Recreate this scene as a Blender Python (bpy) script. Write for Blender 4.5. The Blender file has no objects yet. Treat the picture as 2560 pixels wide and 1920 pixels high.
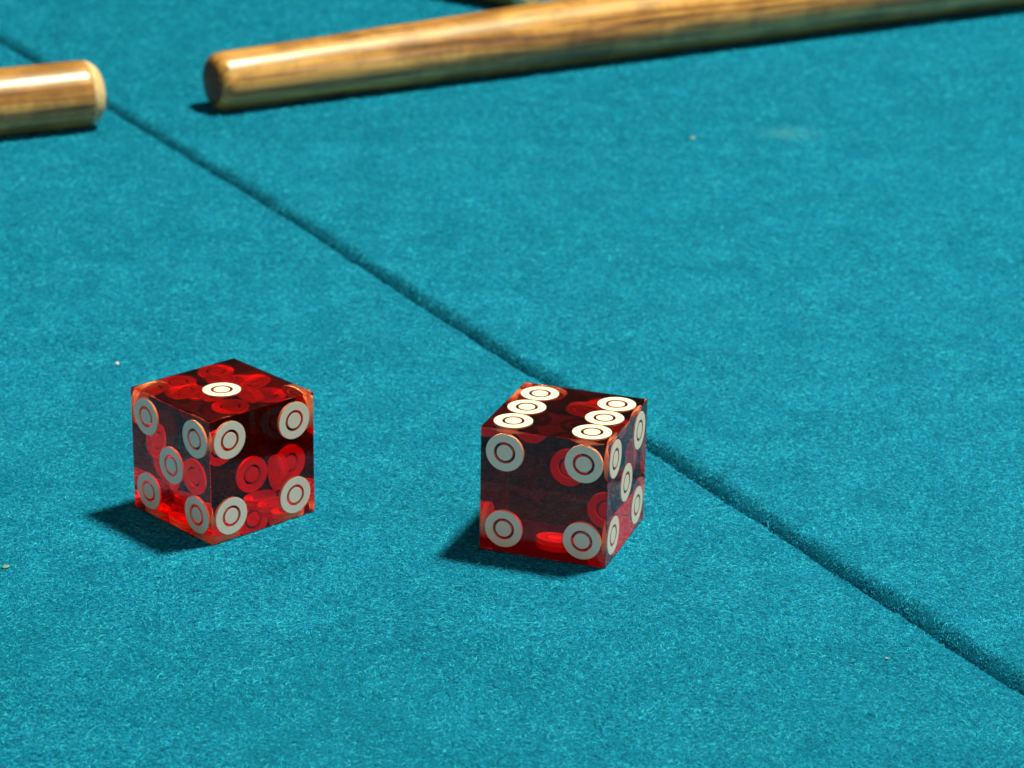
import bpy, bmesh, math, random
import numpy as np
from mathutils import Vector, Matrix

# one Blender unit is one centimetre of the real place
S = bpy.context.scene
S.unit_settings.system = 'METRIC'
S.unit_settings.scale_length = 0.01
COL = S.collection
rng = np.random.default_rng(7)
random.seed(7)

# ------------------------------------------------------------------ camera
PITCH, ROLL, CAM_H = 0.359029, 0.0169983, 15.2423
F_PX = 6393.49                                   # focal length in pixels of a 2560 px wide frame
cam_data = bpy.data.cameras.new('camera')
cam = bpy.data.objects.new('camera', cam_data)
COL.objects.link(cam)
cp, sp, cr, sr = math.cos(PITCH), math.sin(PITCH), math.cos(ROLL), math.sin(ROLL)
fwd = Vector((0, cp, -sp))
r0v, u0v = Vector((1, 0, 0)), Vector((0, sp, cp))
rt, up = cr * r0v + sr * u0v, -sr * r0v + cr * u0v
m3 = Matrix((rt, up, -fwd)).transposed()
cam.matrix_world = Matrix.Translation((0, 0, CAM_H)) @ m3.to_4x4()
cam_data.sensor_fit = 'HORIZONTAL'
cam_data.sensor_width = 36.0
cam_data.lens = F_PX / 2560 * 36.0
cam_data.clip_start, cam_data.clip_end = 0.5, 2000
cam_data.dof.use_dof = True
cam_data.dof.focus_distance = 36.0
cam_data.dof.aperture_fstop = cam_data.lens * 1e-3 / (2 * 0.09)
cam_data.dof.aperture_blades = 0
S.camera = cam

# ------------------------------------------------------------------ light
W = bpy.data.worlds.new('World')
S.world = W
W.use_nodes = True
bg = W.node_tree.nodes['Background']
bg.inputs['Color'].default_value = (1.0, 0.96, 0.9, 1)
bg.inputs['Strength'].default_value = 0.045

def area(name, loc, target, size, power, color, shape='DISK', size_y=None):
    d = bpy.data.lights.new(name, 'AREA')
    d.shape = shape
    d.size = size
    if size_y: d.size_y = size_y
    d.energy = power
    d.color = color
    o = bpy.data.objects.new(name, d)
    COL.objects.link(o)
    o.location = loc
    o.rotation_euler = (Vector(target) - Vector(loc)).to_track_quat('-Z', 'Y').to_euler()
    return o

KEY = Vector((0.31, 0.155, 0.94)).normalized()
CEN = Vector((0, 37, 0))
key = area('ceiling_lamp', CEN + KEY * 110, CEN, 12.5, 262000, (1.0, 0.90, 0.60))
win = area('window_light', CEN + Vector((0.9, -0.42, 0.27)).normalized() * 160, CEN, 27, 12000, (0.84, 0.88, 1.0), 'RECTANGLE', 18)
room = area('room_light', (-6, -56, 36), (0, 40, 0), 190, 24500, (1.0, 0.68, 0.43), 'RECTANGLE', 66)

S.view_settings.view_transform = 'Standard'
S.view_settings.look = 'None'
S.view_settings.exposure = 0.0
S.view_settings.gamma = 1.0
cy = S.cycles
S.render.engine = 'CYCLES'
cy.max_bounces, cy.transmission_bounces, cy.glossy_bounces, cy.diffuse_bounces = 24, 24, 16, 5
cy.transparent_max_bounces = 8
cy.caustics_reflective = True
cy.caustics_refractive = True
cy.sample_clamp_indirect = 0.0
cy.blur_glossy = 0.3
cy.use_denoising = True
cy.denoiser = 'OPENIMAGEDENOISE'
cy.denoising_input_passes = 'RGB_ALBEDO_NORMAL'
cy.denoising_prefilter = 'ACCURATE'
cy.use_adaptive_sampling = False
S.cycles_curves.shape = 'RIBBONS'
S.cycles_curves.subdivisions = 2

# ------------------------------------------------------------------ helpers
def tag(o, label=None, cat=None, group=None, kind=None):
    for k, v in (('label', label), ('category', cat), ('group', group), ('kind', kind)):
        if v: o[k] = v
    return o

def link(name, me, mat=None, parent=None):
    o = bpy.data.objects.new(name, me)
    COL.objects.link(o)
    if mat is not None:
        me.materials.clear()
        me.materials.append(mat)
    if parent: o.parent = parent
    return o

def from_bm(name, bm, mat=None, parent=None, smooth=False):
    me = bpy.data.meshes.new(name)
    bm.normal_update()
    bm.to_mesh(me)
    bm.free()
    if smooth:
        for p in me.polygons: p.use_smooth = True
    return link(name, me, mat, parent)

def empty(name, loc=(0, 0, 0), rz=0.0):
    o = bpy.data.objects.new(name, None)
    COL.objects.link(o)
    o.location = loc
    o.rotation_euler = (0, 0, rz)
    o.empty_display_size = 0.5
    return o

class Nodes:
    def __init__(self, name):
        self.m = bpy.data.materials.new(name)
        self.m.use_nodes = True
        self.t = self.m.node_tree
        self.t.nodes.clear()
        self.out = self.add('ShaderNodeOutputMaterial')
    def add(self, kind, **kw):
        n = self.t.nodes.new(kind)
        for k, v in kw.items():
            if hasattr(n, k): setattr(n, k, v)
            else: n.inputs[k].default_value = v
        return n
    def __call__(self, a, ao, b, bi):
        self.t.links.new(a.outputs[ao], b.inputs[bi])
    def ramp(self, stops, interp='LINEAR'):
        n = self.add('ShaderNodeValToRGB')
        n.color_ramp.interpolation = interp
        e = n.color_ramp.elements
        while len(e) < len(stops): e.new(0.5)
        for k, (pos, c) in enumerate(stops):
            e[k].position = pos
            e[k].color = c if len(c) == 4 else (*c, 1)
        return n
    def noise(self, scale, detail=3, rough=0.55, src=None, out='Object', dist=0.0):
        n = self.add('ShaderNodeTexNoise')
        n.inputs['Scale'].default_value = scale
        n.inputs['Detail'].default_value = detail
        n.inputs['Roughness'].default_value = rough
        n.inputs['Distortion'].default_value = dist
        if src: self.t.links.new(src.outputs[out], n.inputs['Vector'])
        return n
    def mix(self, mode='MIX', fac=0.5):
        n = self.add('ShaderNodeMix', data_type='RGBA', blend_type=mode)
        n.inputs[0].default_value = fac
        return n

# ------------------------------------------------------------------ materials
FELT = (0.002, 0.135, 0.26)  # ground darker than the fibres: shade beneath the nap put into the colour

def felt_material():
    N = Nodes('teal_felt')
    tc = N.add('ShaderNodeTexCoord')
    big = N.noise(0.55, 4, 0.6, tc)
    mid = N.noise(5.0, 4, 0.65, tc)
    fine = N.noise(38.0, 3, 0.7, tc)
    a = N.add('ShaderNodeMath', operation='ADD')
    N(mid, 'Fac', a, 0); N(fine, 'Fac', a, 1)
    b = N.add('ShaderNodeMath', operation='ADD')
    N(a, 'Value', b, 0); N(big, 'Fac', b, 1)
    c = N.add('ShaderNodeMath', operation='MULTIPLY')
    N(b, 'Value', c, 0); c.inputs[1].default_value = 1 / 3
    r = N.ramp([(0.36, (0.002, 0.105, 0.21)), (0.5, FELT), (0.64, (0.005, 0.19, 0.37))])
    N(c, 'Value', r, 'Fac')
    # worn chalky scuff in the cloth, a mark of its own
    geo = N.add('ShaderNodeNewGeometry')
    mp = N.add('ShaderNodeMapping', vector_type='TEXTURE')
    mp.inputs['Location'].default_value = (6.35, 57.5, 0)
    mp.inputs['Rotation'].default_value = (0, 0, 0.1)
    mp.inputs['Scale'].default_value = (1.0, 0.75, 1.0)
    N(geo, 'Position', mp, 'Vector')
    gr = N.add('ShaderNodeTexGradient', gradient_type='SPHERICAL')
    N(mp, 'Vector', gr, 'Vector')
    mul = N.add('ShaderNodeMath', operation='MULTIPLY')
    N(gr, 'Fac', mul, 0); N(mid, 'Fac', mul, 1)
    sc = N.mix('MIX')
    N(mul, 'Value', sc, 0)
    N(r, 'Color', sc, 6)
    sc.inputs[7].default_value = (0.07, 0.27, 0.34, 1)
    p = N.add('ShaderNodeBsdfPrincipled')
    N(sc, 2, p, 'Base Color')
    p.inputs['Roughness'].default_value = 0.95
    p.inputs['Specular IOR Level'].default_value = 0.05
    p.inputs['Sheen Weight'].default_value = 0.0
    p.inputs['Sheen Roughness'].default_value = 0.5
    p.inputs['Sheen Tint'].default_value = (0.3, 0.85, 1.0, 1)
    bp = N.add('ShaderNodeBump')
    bp.inputs['Strength'].default_value = 0.8
    bp.inputs['Distance'].default_value = 0.02
    N(a, 'Value', bp, 'Height')
    N(bp, 'Normal', p, 'Normal')
    N(p, 'BSDF', N.out, 'Surface')
    return N.m

def nap_material():
    N = Nodes('teal_nap_fibre')
    hi = N.add('ShaderNodeHairInfo')
    r = N.ramp([(0.0, (0.0015, 0.160, 0.315)), (0.5, (0.0035, 0.30, 0.57)), (0.82, (0.008, 0.45, 0.80)), (1.0, (0.05, 0.76, 0.96))])
    tc = N.add('ShaderNodeTexCoord')
    n1 = N.noise(9.0, 3, 0.6, tc)
    n2 = N.noise(1.1, 3, 0.6, tc)
    ad = N.add('ShaderNodeMath', operation='ADD')
    N(n1, 'Fac', ad, 0); N(n2, 'Fac', ad, 1)
    ma = N.add('ShaderNodeMath', operation='MULTIPLY_ADD')      # clumps: tufts lean lighter or darker together
    N(ad, 'Value', ma, 0); ma.inputs[1].default_value = 0.4; ma.inputs[2].default_value = -0.4
    sm = N.add('ShaderNodeMath', operation='ADD', use_clamp=True)
    N(hi, 'Random', sm, 0); N(ma, 'Value', sm, 1)
    N(sm, 'Value', r, 'Fac')
    p = N.add('ShaderNodeBsdfPrincipled')
    N(r, 'Color', p, 'Base Color')
    p.inputs['Roughness'].default_value = 0.5
    p.inputs['Specular IOR Level'].default_value = 0.1
    N(p, 'BSDF', N.out, 'Surface')
    return N.m

def acrylic_material():
    N = Nodes('red_acrylic')
    tc = N.add('ShaderNodeTexCoord')
    g = N.add('ShaderNodeBsdfGlass')
    g.inputs['Color'].default_value = (1, 1, 1, 1)
    g.inputs['IOR'].default_value = 1.47
    g.inputs['Roughness'].default_value = 0.0
    va = N.add('ShaderNodeVolumeAbsorption')
    va.inputs['Color'].default_value = (0.993, 0.30, 0.0, 1)
    va.inputs['Density'].default_value = 4.3
    d = N.add('ShaderNodeBsdfDiffuse')
    d.inputs['Color'].default_value = (0.42, 0.33, 0.27, 1)
    n1 = N.noise(42, 2, 0.6, tc)
    r1 = N.ramp([(0.64, (0, 0, 0)), (0.76, (0.015, 0.015, 0.015))])
    N(n1, 'Fac', r1, 'Fac')
    mx = N.add('ShaderNodeMixShader')
    N(r1, 'Color', mx, 'Fac'); N(g, 'BSDF', mx, 1); N(d, 'BSDF', mx, 2)
    N(mx, 'Shader', N.out, 'Surface')
    N(va, 'Volume', N.out, 'Volume')
    return N.m

def pip_material():
    N = Nodes('white_pip_plastic')
    tc = N.add('ShaderNodeTexCoord')
    n = N.noise(30, 2, 0.5, tc)
    r = N.ramp([(0.3, (0.86, 0.80, 0.70)), (0.7, (0.90, 0.84, 0.75))])
    N(n, 'Fac', r, 'Fac')
    p = N.add('ShaderNodeBsdfPrincipled')
    N(r, 'Color', p, 'Base Color')
    p.inputs['Roughness'].default_value = 0.3
    p.inputs['Specular IOR Level'].default_value = 0.3
    N(p, 'BSDF', N.out, 'Surface')
    return N.m

def pip_tint_material():  # orange of light filtered by the acrylic, put into the buried pip sides
    N = Nodes('pip_filtered_light_tint')
    tc = N.add('ShaderNodeTexCoord')
    n = N.noise(22, 3, 0.6, tc)
    r = N.ramp([(0.3, (0.94, 0.56, 0.36)), (0.7, (0.97, 0.64, 0.44))])
    N(n, 'Fac', r, 'Fac')
    p = N.add('ShaderNodeBsdfPrincipled')
    N(r, 'Color', p, 'Base Color')
    p.inputs['Roughness'].default_value = 0.6
    p.inputs['Specular IOR Level'].default_value = 0.0
    N(p, 'BSDF', N.out, 'Surface')
    return N.m

def wood_material(name):
    N = Nodes(name)
    tc = N.add('ShaderNodeTexCoord')
    def grain(sx, sr, scale, detail, rough, dist):
        mp = N.add('ShaderNodeMapping')
        mp.inputs['Scale'].default_value = (sx, sr, sr)
        N(tc, 'Object', mp, 'Vector')
        return N.noise(scale, detail, rough, mp, 'Vector', dist)
    n1 = grain(0.10, 2.8, 1.5, 5, 0.6, 0.4)                      # broad bands of growth
    r1 = N.ramp([(0.33, (0.30, 0.135, 0.027)), (0.44, (0.50, 0.252, 0.056)), (0.56, (0.67, 0.385, 0.098)), (0.72, (0.76, 0.50, 0.170))])
    N(n1, 'Fac', r1, 'Fac')
    n2 = grain(0.11, 7.0, 1.6, 4, 0.65, 0.25)                      # dark pore streaks
    r2 = N.ramp([(0.38, (0.12, 0.07, 0.035)), (0.47, (0.80, 0.72, 0.62)), (0.56, (1, 1, 1))])
    N(n2, 'Fac', r2, 'Fac')
    mx = N.mix('MULTIPLY', 0.82)
    N(r1, 'Color', mx, 6); N(r2, 'Color', mx, 7)
    n3 = N.noise(0.75, 5, 0.72, tc)                              # handling grime in patches
    r3 = N.ramp([(0.40, (0.30, 0.25, 0.19)), (0.54, (1, 1, 1))])
    N(n3, 'Fac', r3, 'Fac')
    mg = N.mix('MULTIPLY', 0.5)
    N(mx, 2, mg, 6); N(r3, 'Color', mg, 7)
    p = N.add('ShaderNodeBsdfPrincipled')
    N(mg, 2, p, 'Base Color')
    p.inputs['Roughness'].default_value = 0.42
    p.inputs['Coat Weight'].default_value = 0.8
    rr = N.ramp([(0.38, (0.38,) * 3), (0.60, (0.17,) * 3)])
    N(n2, 'Fac', rr, 'Fac')
    N(rr, 'Color', p, 'Coat Roughness')
    bp = N.add('ShaderNodeBump')
    bp.inputs['Strength'].default_value = 0.3
    bp.inputs['Distance'].default_value = 0.03
    N(n2, 'Fac', bp, 'Height')
    N(bp, 'Normal', p, 'Normal')
    b2 = N.add('ShaderNodeBump')
    b2.inputs['Strength'].default_value = 0.25
    b2.inputs['Distance'].default_value = 0.03
    nb = grain(0.5, 2.6, 1.8, 4, 0.6, 0.4)
    N(nb, 'Fac', b2, 'Height')
    N(b2, 'Normal', p, 'Coat Normal')
    N(p, 'BSDF', N.out, 'Surface')
    return N.m

def plain(name, color, rough, noise_scale=12.0, vary=0.2, spec=0.3):
    N = Nodes(name)
    tc = N.add('ShaderNodeTexCoord')
    n = N.noise(noise_scale, 4, 0.6, tc)
    lo = tuple(c * (1 - vary) for c in color)
    hi = tuple(min(1, c * (1 + vary)) for c in color)
    r = N.ramp([(0.35, lo), (0.65, hi)])
    N(n, 'Fac', r, 'Fac')
    p = N.add('ShaderNodeBsdfPrincipled')
    N(r, 'Color', p, 'Base Color')
    p.inputs['Roughness'].default_value = rough
    p.inputs['Specular IOR Level'].default_value = spec
    N(p, 'BSDF', N.out, 'Surface')
    return N.m

M_FELT, M_NAP, M_RED, M_PIP, M_PIP_TINT = felt_material(), nap_material(), acrylic_material(), pip_material(), pip_tint_material()
M_WOOD = wood_material('varnished_wood')
M_TIP = plain('pale_end_grain', (0.66, 0.50, 0.28), 0.45, 9, 0.15)
M_TIP_SHADE = plain('shaded_brown_end_grain', (0.13, 0.062, 0.02), 0.45, 5, 0.45)  # end faces away from the lamp; its shade is put into the colour
M_BOARD = plain('dark_board', (0.02, 0.03, 0.03), 0.9)

# ------------------------------------------------------------------ table: two felt panels that meet in a seam
SEAM_P = np.array([0.34, 40.98])                 # a point on the seam
SEAM_D = np.array([0.485, -0.8745])              # along the seam, towards the camera
SEAM_N = np.array([0.8745, 0.485])               # across it, towards the right panel
TOP = -0.012                                     # height of the woven ground under the nap

def wob(t):                                      # the hand-cut edge wanders a little
    return (0.010 * np.sin(t * 1.9 + 0.4) + 0.006 * np.sin(t * 4.7 + 1.0) + 0.022 * np.sin(t * 0.43) + 0.004 * np.sin(t * 9.1)
            - 0.34 * (np.minimum(t + 4.0, 0.0) / 25.0) ** 2)

def drop_right(s, t=0.0):                        # the right panel rolls down into the seam, wider here, tighter there
    w = 0.54 * (1 + 0.10 * np.sin(1.3 * t + 0.5) + 0.07 * np.sin(3.1 * t + 1.0) + 0.05 * np.sin(7.3 * t))
    return -1.15 * np.clip(1 - s / w, 0, 1) ** 2.4
def drop_left(s, t=0.0):                                # the left one has a crisp edge
    w, d = 0.07, 0.07
    q = np.clip(1 - s / w, 0, 1)
    return -d * (1 - np.sqrt(np.clip(1 - q ** 2, 0, 1)))

def undul(x, y):                                 # the cloth is never dead flat
    return 0.004 * np.sin(x * 0.9 + y * 0.35) * np.sin(y * 0.6 - x * 0.2)

def panel_mesh(name, side):
    t = np.linspace(-75, 60, 541)
    if side > 0:
        s = np.concatenate([[0.0, 0.002, 0.008, 0.018], np.linspace(0.03, 0.64, 20), np.linspace(0.8, 3, 8), np.linspace(5, 90, 18)])
        z = drop_right(s)
    else:
        s = np.concatenate([[0.0, 0.001, 0.004], np.linspace(0.01, 0.08, 7), np.linspace(0.2, 3, 8), np.linspace(5, 90, 18)])
        z = drop_left(s)
    s = np.concatenate([[0.0], s]); z = np.concatenate([[-1.2], z])
    T, Sg = np.meshgrid(t, s, indexing='ij')
    Z = (drop_right if side > 0 else drop_left)(Sg, T)
    Z = Z.copy(); Z[:, 0] = z[0]
    fade = np.exp(-Sg / 0.6)
    off = side * Sg + wob(T)
    X = SEAM_P[0] + SEAM_D[0] * T + SEAM_N[0] * off
    Y = SEAM_P[1] + SEAM_D[1] * T + SEAM_N[1] * off
    Zf = Z + TOP + undul(X, Y) * (1 - fade)
    V = np.stack([X, Y, Zf], -1).reshape(-1, 3)
    n, m = T.shape
    idx = np.arange(n * m).reshape(n, m)
    a, b, c, d = idx[:-1, :-1], idx[1:, :-1], idx[1:, 1:], idx[:-1, 1:]
    F = np.stack([a, b, c, d], -1).reshape(-1, 4)
    if side < 0: F = F[:, ::-1]
    me = bpy.data.meshes.new(name)
    me.from_pydata(V.tolist(), [], F.tolist())
    for p in me.polygons: p.use_smooth = True
    me.update()
    return me

bm = bmesh.new()
bmesh.ops.create_cube(bm, size=1.0)
bmesh.ops.scale(bm, vec=(150, 150, 2.0), verts=bm.verts)
bmesh.ops.bevel(bm, geom=bm.edges[:], offset=0.3, segments=2, affect='EDGES')
bmesh.ops.translate(bm, vec=(0, 45, -2.25), verts=bm.verts)
table = from_bm('tabletop', bm, M_BOARD)
tag(table, kind='structure')
panel_left = link('felt_panel', panel_mesh('felt_panel', -1), M_FELT, table)
panel_right = link('felt_panel', panel_mesh('felt_panel', +1), M_FELT, table)
panel_left['label'] = 'teal felt panel with the crisp edge, under both dice'
panel_right['label'] = 'teal felt panel whose rounded edge sinks into the seam'

# dice: front corner on the cloth, turn about the vertical
EDGE = 1.905
DICE = [(-4.29233, 33.7589, 0.761375), (1.36952, 33.2060, 1.238851)]

def nap(name, parent, side, mat):
    """short wool fibres, lying mostly flat, denser where the camera can tell them apart"""
    xs, ys, lens = [], [], []
    for (y0, y1, dens, ln) in ((25.5, 31, 2200, 1.05), (31, 41, 3800, 1.0), (41, 47, 2200, 1.1), (47, 56, 900, 1.3), (56, 76, 260, 1.7)):
        hw = lambda y: 1.2 + 0.208 * y
        wmax = hw(y1)
        k = int((y1 - y0) * 2 * wmax * dens)
        x = rng.uniform(-wmax, wmax, k); y = rng.uniform(y0, y1, k)
        keep = np.abs(x) < hw(y)
        xs.append(x[keep]); ys.append(y[keep]); lens.append(np.full(keep.sum(), ln))
    # extra fibres where the cloth turns down into the seam
    k = 14000 if side > 0 else 14000
    t = rng.uniform(-26, 16, k); s = rng.uniform(0.0, 0.4 if side > 0 else 0.05, k) * side
    xs.append(SEAM_P[0] + SEAM_D[0] * t + SEAM_N[0] * s); ys.append(SEAM_P[1] + SEAM_D[1] * t + SEAM_N[1] * s)
    lens.append(np.full(k, 1.1))
    x, y, ln = np.concatenate(xs), np.concatenate(ys), np.concatenate(lens)
    dx, dy = x - SEAM_P[0], y - SEAM_P[1]
    t = dx * SEAM_D[0] + dy * SEAM_D[1]
    s = (dx * SEAM_N[0] + dy * SEAM_N[1])
    s = (s - wob(t)) * side
    keep = s > 0.004
    for (fx, fy, a) in DICE:
        c, sn = math.cos(a), math.sin(a)
        lx, ly = (x - fx) * c + (y - fy) * sn, -(x - fx) * sn + (y - fy) * c
        keep &= ~((lx > -0.012) & (lx < EDGE + 0.012) & (ly > -0.012) & (ly < EDGE + 0.012))
    x, y, s, t, ln = x[keep], y[keep], s[keep], t[keep], ln[keep]
    k = len(x)
    f = drop_right if side > 0 else drop_left
    z = f(s, t) + TOP + undul(x, y) * (1 - np.exp(-s / 0.6))
    slope = np.clip((f(s + 0.004, t) - f(np.maximum(s - 0.004, 0), t)) / 0.008, 0, 6)
    nn = np.stack([-slope * SEAM_N[0] * side, -slope * SEAM_N[1] * side, np.ones(k)], -1)
    nn /= np.linalg.norm(nn, axis=1)[:, None]
    t1 = np.tile(np.array([SEAM_D[0], SEAM_D[1], 0.0]), (k, 1))
    t2 = np.cross(nn, t1)
    # nap direction wanders in patches
    flow = 0.9 * np.sin(x * 1.3 + 0.7 * y) + 0.8 * np.sin(y * 0.9 - 1.7 * x + 2) - 0.25
    ang = np.where(rng.random(k) < 0.5, flow + rng.normal(0, 0.7, k), rng.uniform(0, 2 * math.pi, k))
    L = ln * rng.lognormal(-2.95, 0.38, k)                  # around 0.07 cm
    L = np.clip(L, 0.03, 0.2) * np.where(slope > 0.8, 0.6, 1.0)
    L = np.where(rng.random(k) < 0.003, L * rng.uniform(1.8, 3.2, k), L)     # a few stray hairs stand out
    rise = rng.uniform(0.15, 1.15, k)
    curl = rng.normal(0, 0.32, k)
    P = np.zeros((k, 4, 3))
    P[:, 0] = np.stack([x, y, z], -1) - nn * 0.006
    pos = P[:, 0].copy()
    for j in range(1, 4):
        aa = ang + curl * (j - 1) / 2
        el = rise * (1.25 - 0.55 * j)
        d = (np.cos(aa) * np.cos(el))[:, None] * t1 + (np.sin(aa) * np.cos(el))[:, None] * t2 + np.sin(el)[:, None] * nn
        pos = pos + d * (L / 3)[:, None]
        P[:, j] = pos
    cu = bpy.data.hair_curves.new(name)
    cu.add_curves([4] * k)
    cu.attributes['position'].data.foreach_set('vector', P.astype(np.float32).ravel()) if 'position' in cu.attributes else cu.points.foreach_set('position', P.astype(np.float32).ravel())
    rad = (ln * (0.0019 + 0.0026 * rng.random(k) ** 1.6))[:, None] * np.array([1.0, 1.0, 0.9, 0.45])[None]
    at = cu.attributes.get('radius') or cu.attributes.new('radius', 'FLOAT', 'POINT')
    at.data.foreach_set('value', rad.astype(np.float32).ravel())
    cu.materials.append(mat)
    o = bpy.data.objects.new(name, cu)
    COL.objects.link(o)
    o.parent = parent
    o['kind'] = 'stuff'
    return k

NK = nap('felt_nap', panel_left, -1, M_NAP) + nap('felt_nap', panel_right, +1, M_NAP)
print('nap fibres', NK)

# ------------------------------------------------------------------ dice
PIP_R, PIP_IN, DOT_R, PIP_DEEP, PROUD = 0.283, 0.163, 0.121, 0.078, 0.0012
OFF = 0.31 * EDGE

def ring_mesh():
    bm = bmesh.new(); n = 64
    prof = [(PIP_IN, PROUD), (PIP_R - 0.003, PROUD), (PIP_R, PROUD - 0.002), (PIP_R, -PIP_DEEP), (PIP_IN, -PIP_DEEP)]
    rows = [[bm.verts.new((r * math.cos(2 * math.pi * k / n), r * math.sin(2 * math.pi * k / n), z)) for k in range(n)] for r, z in prof]
    for a in range(len(prof)):
        A, B = rows[a], rows[(a + 1) % len(prof)]
        for k in range(n):
            bm.faces.new((A[k], A[(k + 1) % n], B[(k + 1) % n], B[k]))
    bmesh.ops.recalc_face_normals(bm, faces=bm.faces[:])
    me = bpy.data.meshes.new('pip'); bm.to_mesh(me); bm.free()
    me.materials.append(M_PIP); me.materials.append(M_PIP_TINT)
    for f in me.polygons: f.material_index = 0 if f.center.z > -0.001 else 1
    return me

def dot_mesh():
    bm = bmesh.new(); n = 48
    prof = [(DOT_R - 0.003, PROUD), (DOT_R, PROUD - 0.002), (DOT_R, -PIP_DEEP)]
    rows = [[bm.verts.new((r * math.cos(2 * math.pi * k / n), r * math.sin(2 * math.pi * k / n), z)) for k in range(n)] for r, z in prof]
    for A, B in zip(rows, rows[1:]):
        for k in range(n):
            bm.faces.new((A[k], A[(k + 1) % n], B[(k + 1) % n], B[k]))
    bm.faces.new(rows[0]); bm.faces.new(list(reversed(rows[-1])))
    bmesh.ops.recalc_face_normals(bm, faces=bm.faces[:])
    me = bpy.data.meshes.new('pip_centre'); bm.to_mesh(me); bm.free()
    me.materials.append(M_PIP); me.materials.append(M_PIP_TINT)
    for f in me.polygons: f.material_index = 0 if f.center.z > -0.001 else 1
    return me

RING, DOT = ring_mesh(), dot_mesh()

bm = bmesh.new()
bmesh.ops.create_cube(bm, size=EDGE)
bmesh.ops.bevel(bm, geom=bm.edges[:], offset=0.007, segments=1, affect='EDGES')
BODY = bpy.data.meshes.new('body')
bm.to_mesh(BODY); bm.free()
BODY.materials.append(M_RED)

SPOTS = {1: [(0, 0)], 2: [(-1, -1), (1, 1)], 3: [(-1, -1), (0, 0), (1, 1)], 4: [(-1, -1), (1, -1), (-1, 1), (1, 1)],
         5: [(-1, -1), (1, -1), (0, 0), (-1, 1), (1, 1)], 6: [(-1, -1), (-1, 0), (-1, 1), (1, -1), (1, 0), (1, 1)]}
FACES = {'top': (Vector((1, 0, 0)), Vector((0, 1, 0))), 'bottom': (Vector((1, 0, 0)), Vector((0, -1, 0))),
         '-x': (Vector((0, -1, 0)), Vector((0, 0, 1))), '+x': (Vector((0, 1, 0)), Vector((0, 0, 1))),
         '-y': (Vector((1, 0, 0)), Vector((0, 0, 1))), '+y': (Vector((-1, 0, 0)), Vector((0, 0, 1)))}

def make_die(fx, fy, a, faces, label):
    root = empty('casino_die', (fx, fy, 0.001), a)
    tag(root, label, 'die', 'translucent red dice')
    b = link('body', BODY, None, root)
    b.location = (EDGE / 2, EDGE / 2, EDGE / 2)
    for face, (num, flip) in faces.items():
        u, v = FACES[face]
        n = u.cross(v)
        for (i, j) in SPOTS[num]:
            if flip: i, j = (j, i) if num == 6 else (-i, j)
            c = Vector((EDGE / 2,) * 3) + n * (EDGE / 2) + u * (i * OFF) + v * (j * OFF)
            p = link('pip', RING, None, root)
            p.matrix_local = Matrix.Translation(c) @ Matrix((u, v, n)).transposed().to_4x4()
            d = link('pip_centre', DOT, None, p)
    return root

make_die(*DICE[0], {'top': (1, 0), '-x': (5, 0), '-y': (4, 0), 'bottom': (6, 0), '+x': (2, 1), '+y': (3, 0)},
         'see-through red die with a single white bullseye pip on its top face')
make_die(*DICE[1], {'top': (6, 1), '-x': (4, 0), '-y': (5, 0), 'bottom': (1, 0), '+x': (3, 0), '+y': (2, 1)},
         'see-through red die with six white pips on top, touching the seam')

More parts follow.
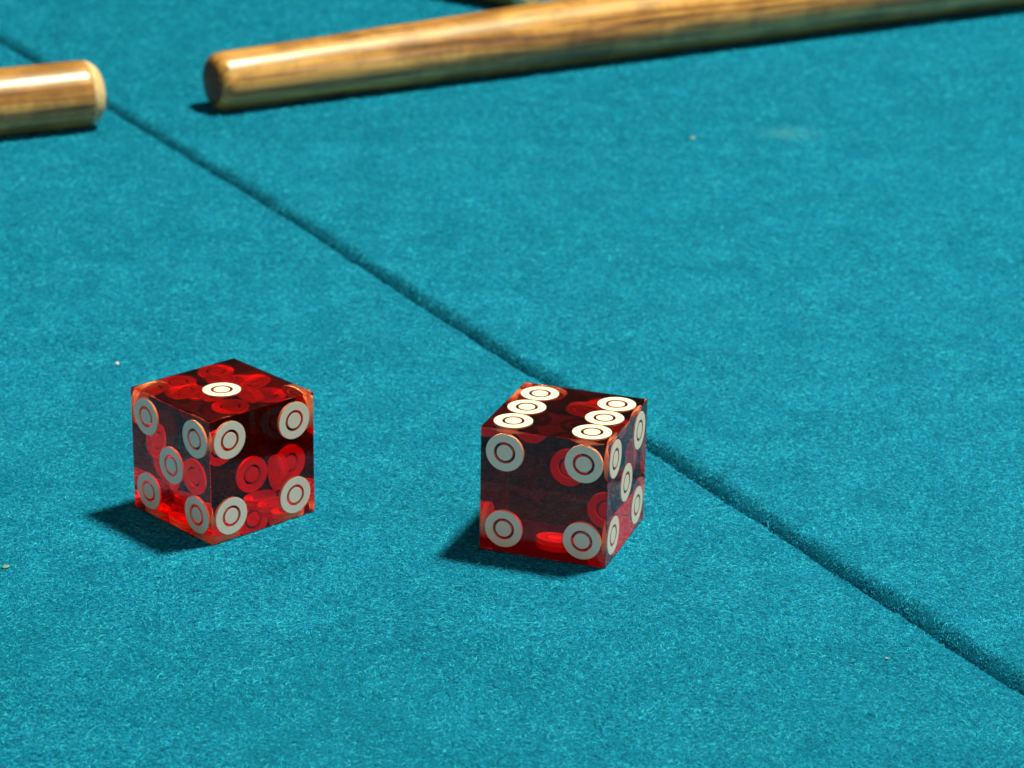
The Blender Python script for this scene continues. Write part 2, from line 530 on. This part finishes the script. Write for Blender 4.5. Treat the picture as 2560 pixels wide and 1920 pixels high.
# ------------------------------------------------------------------ wooden sticks
def stick(name, x0, y0, x1, y1, ra, rb, near_tip, tip_mat, label, rnd, split):
    """a tapering rod lying on the cloth from (x0,y0) to (x1,y1); the end that shows is at near_tip (0 or 1),
    its edge rounded over rnd cm; the end-grain part takes over at the fraction split of that rounding"""
    L = math.hypot(x1 - x0, y1 - y0)
    root = empty(name, (x0, y0, 0), math.atan2(y1 - y0, x1 - x0))
    tag(root, label, 'stick', 'wooden sticks on the cloth')
    n = 64
    R = lambda x: ra + (rb - ra) * x / L
    def build(part, prof, mat):
        bm = bmesh.new()
        rows = []
        for x, r in prof:
            x = x if near_tip == 0 else L - x
            rc = R(x)
            rows.append([bm.verts.new((x, r * math.cos(2 * math.pi * k / n), rc + r * math.sin(2 * math.pi * k / n))) for k in range(n)])
        for A, B in zip(rows, rows[1:]):
            for k in range(n): bm.faces.new((A[k], A[(k + 1) % n], B[(k + 1) % n], B[k]))
        bm.faces.new(rows[0]); bm.faces.new(rows[-1])
        bmesh.ops.recalc_face_normals(bm, faces=bm.faces[:])
        return from_bm(part, bm, mat, root, True)
    Rx = lambda x: R(x if near_tip == 0 else L - x)
    rt_ = Rx(0)
    rim = [(rnd * (1 - math.sin(ph)), rt_ - rnd * (1 - math.cos(ph))) for ph in np.linspace(0, math.pi / 2, 13)]
    cut = int(round(split * 12))
    body = [(x, Rx(x) * (1 + 0.006 * math.sin(x * 1.7) + 0.004 * math.sin(x * 3.1))) for x in np.linspace(L, rnd + 0.1, 70)]
    build('shaft', body + rim[:cut + 1], M_WOOD)
    end = rim[cut:]
    rf = end[-1][1]
    dome = [(-0.05 * (1 - q * q), rf * q) for q in (0.85, 0.65, 0.4, 0.15)]
    build('end_grain', [(end[0][0] + 0.002, end[0][1] - 0.001)] + end[1:] + dome, tip_mat)
    return root

stick('wooden_stick', -7.18, 58.54, 16.1, 73.15, 0.68, 1.127, 0, M_TIP_SHADE,
      'long varnished wooden stick lying across the top of the picture', 0.30, 0.7)
stick('wooden_stick', -17.0, 53.25, -9.56, 57.19, 0.765, 0.76, 1, M_TIP,
      'short stick end with a pale tip, over the seam at the left edge', 0.42, 0.1)
stick('wooden_stick', -10.6, 78.86, 0.42, 70.21, 0.8, 0.8, 1, M_TIP,
      'wooden stick mostly out of frame, its tip behind the long stick', 0.25, 0.12)

# ------------------------------------------------------------------ specks of lint on the cloth
def lint(x, y, size, flat, color, label, fluffy=False):
    bm = bmesh.new()
    bmesh.ops.create_icosphere(bm, subdivisions=2, radius=size)
    for v in bm.verts:
        v.co *= 1 + random.uniform(-0.22, 0.22)
        v.co.z *= flat
        if fluffy: v.co.x *= 1.5
    bmesh.ops.translate(bm, vec=(0, 0, size * flat * 0.8), verts=bm.verts)
    o = from_bm('lint_speck', bm, plain('lint_' + str(len(bpy.data.materials)), color, 0.9, 40), None, True)
    o.location = (x, y, 0.0)
    o.rotation_euler = (0, 0, random.uniform(0, 3))
    tag(o, label, 'lint', 'specks of lint on the cloth')

# ground positions found by casting the camera's ray through each speck
def ground(px, py):
    d = fwd + rt * ((px - 1280) / F_PX) - up * ((py - 960) / F_PX)
    k = -CAM_H / d.z
    return d.x * k, d.y * k
lint(*ground(293, 913), 0.034, 1.0, (0.85, 0.83, 0.76), 'bright white speck on the cloth, left of the one-pip die')
lint(*ground(1731, 347), 0.065, 0.35, (0.26, 0.48, 0.48), 'pale blurred speck on the right panel below the long stick')
lint(*ground(14, 1418), 0.045, 0.25, (0.16, 0.30, 0.24), 'yellowish speck at the left edge of the cloth', True)
lint(*ground(2217, 1647), 0.02, 0.5, (0.30, 0.42, 0.36), 'cream speck near the lower right corner, beside the seam', True)
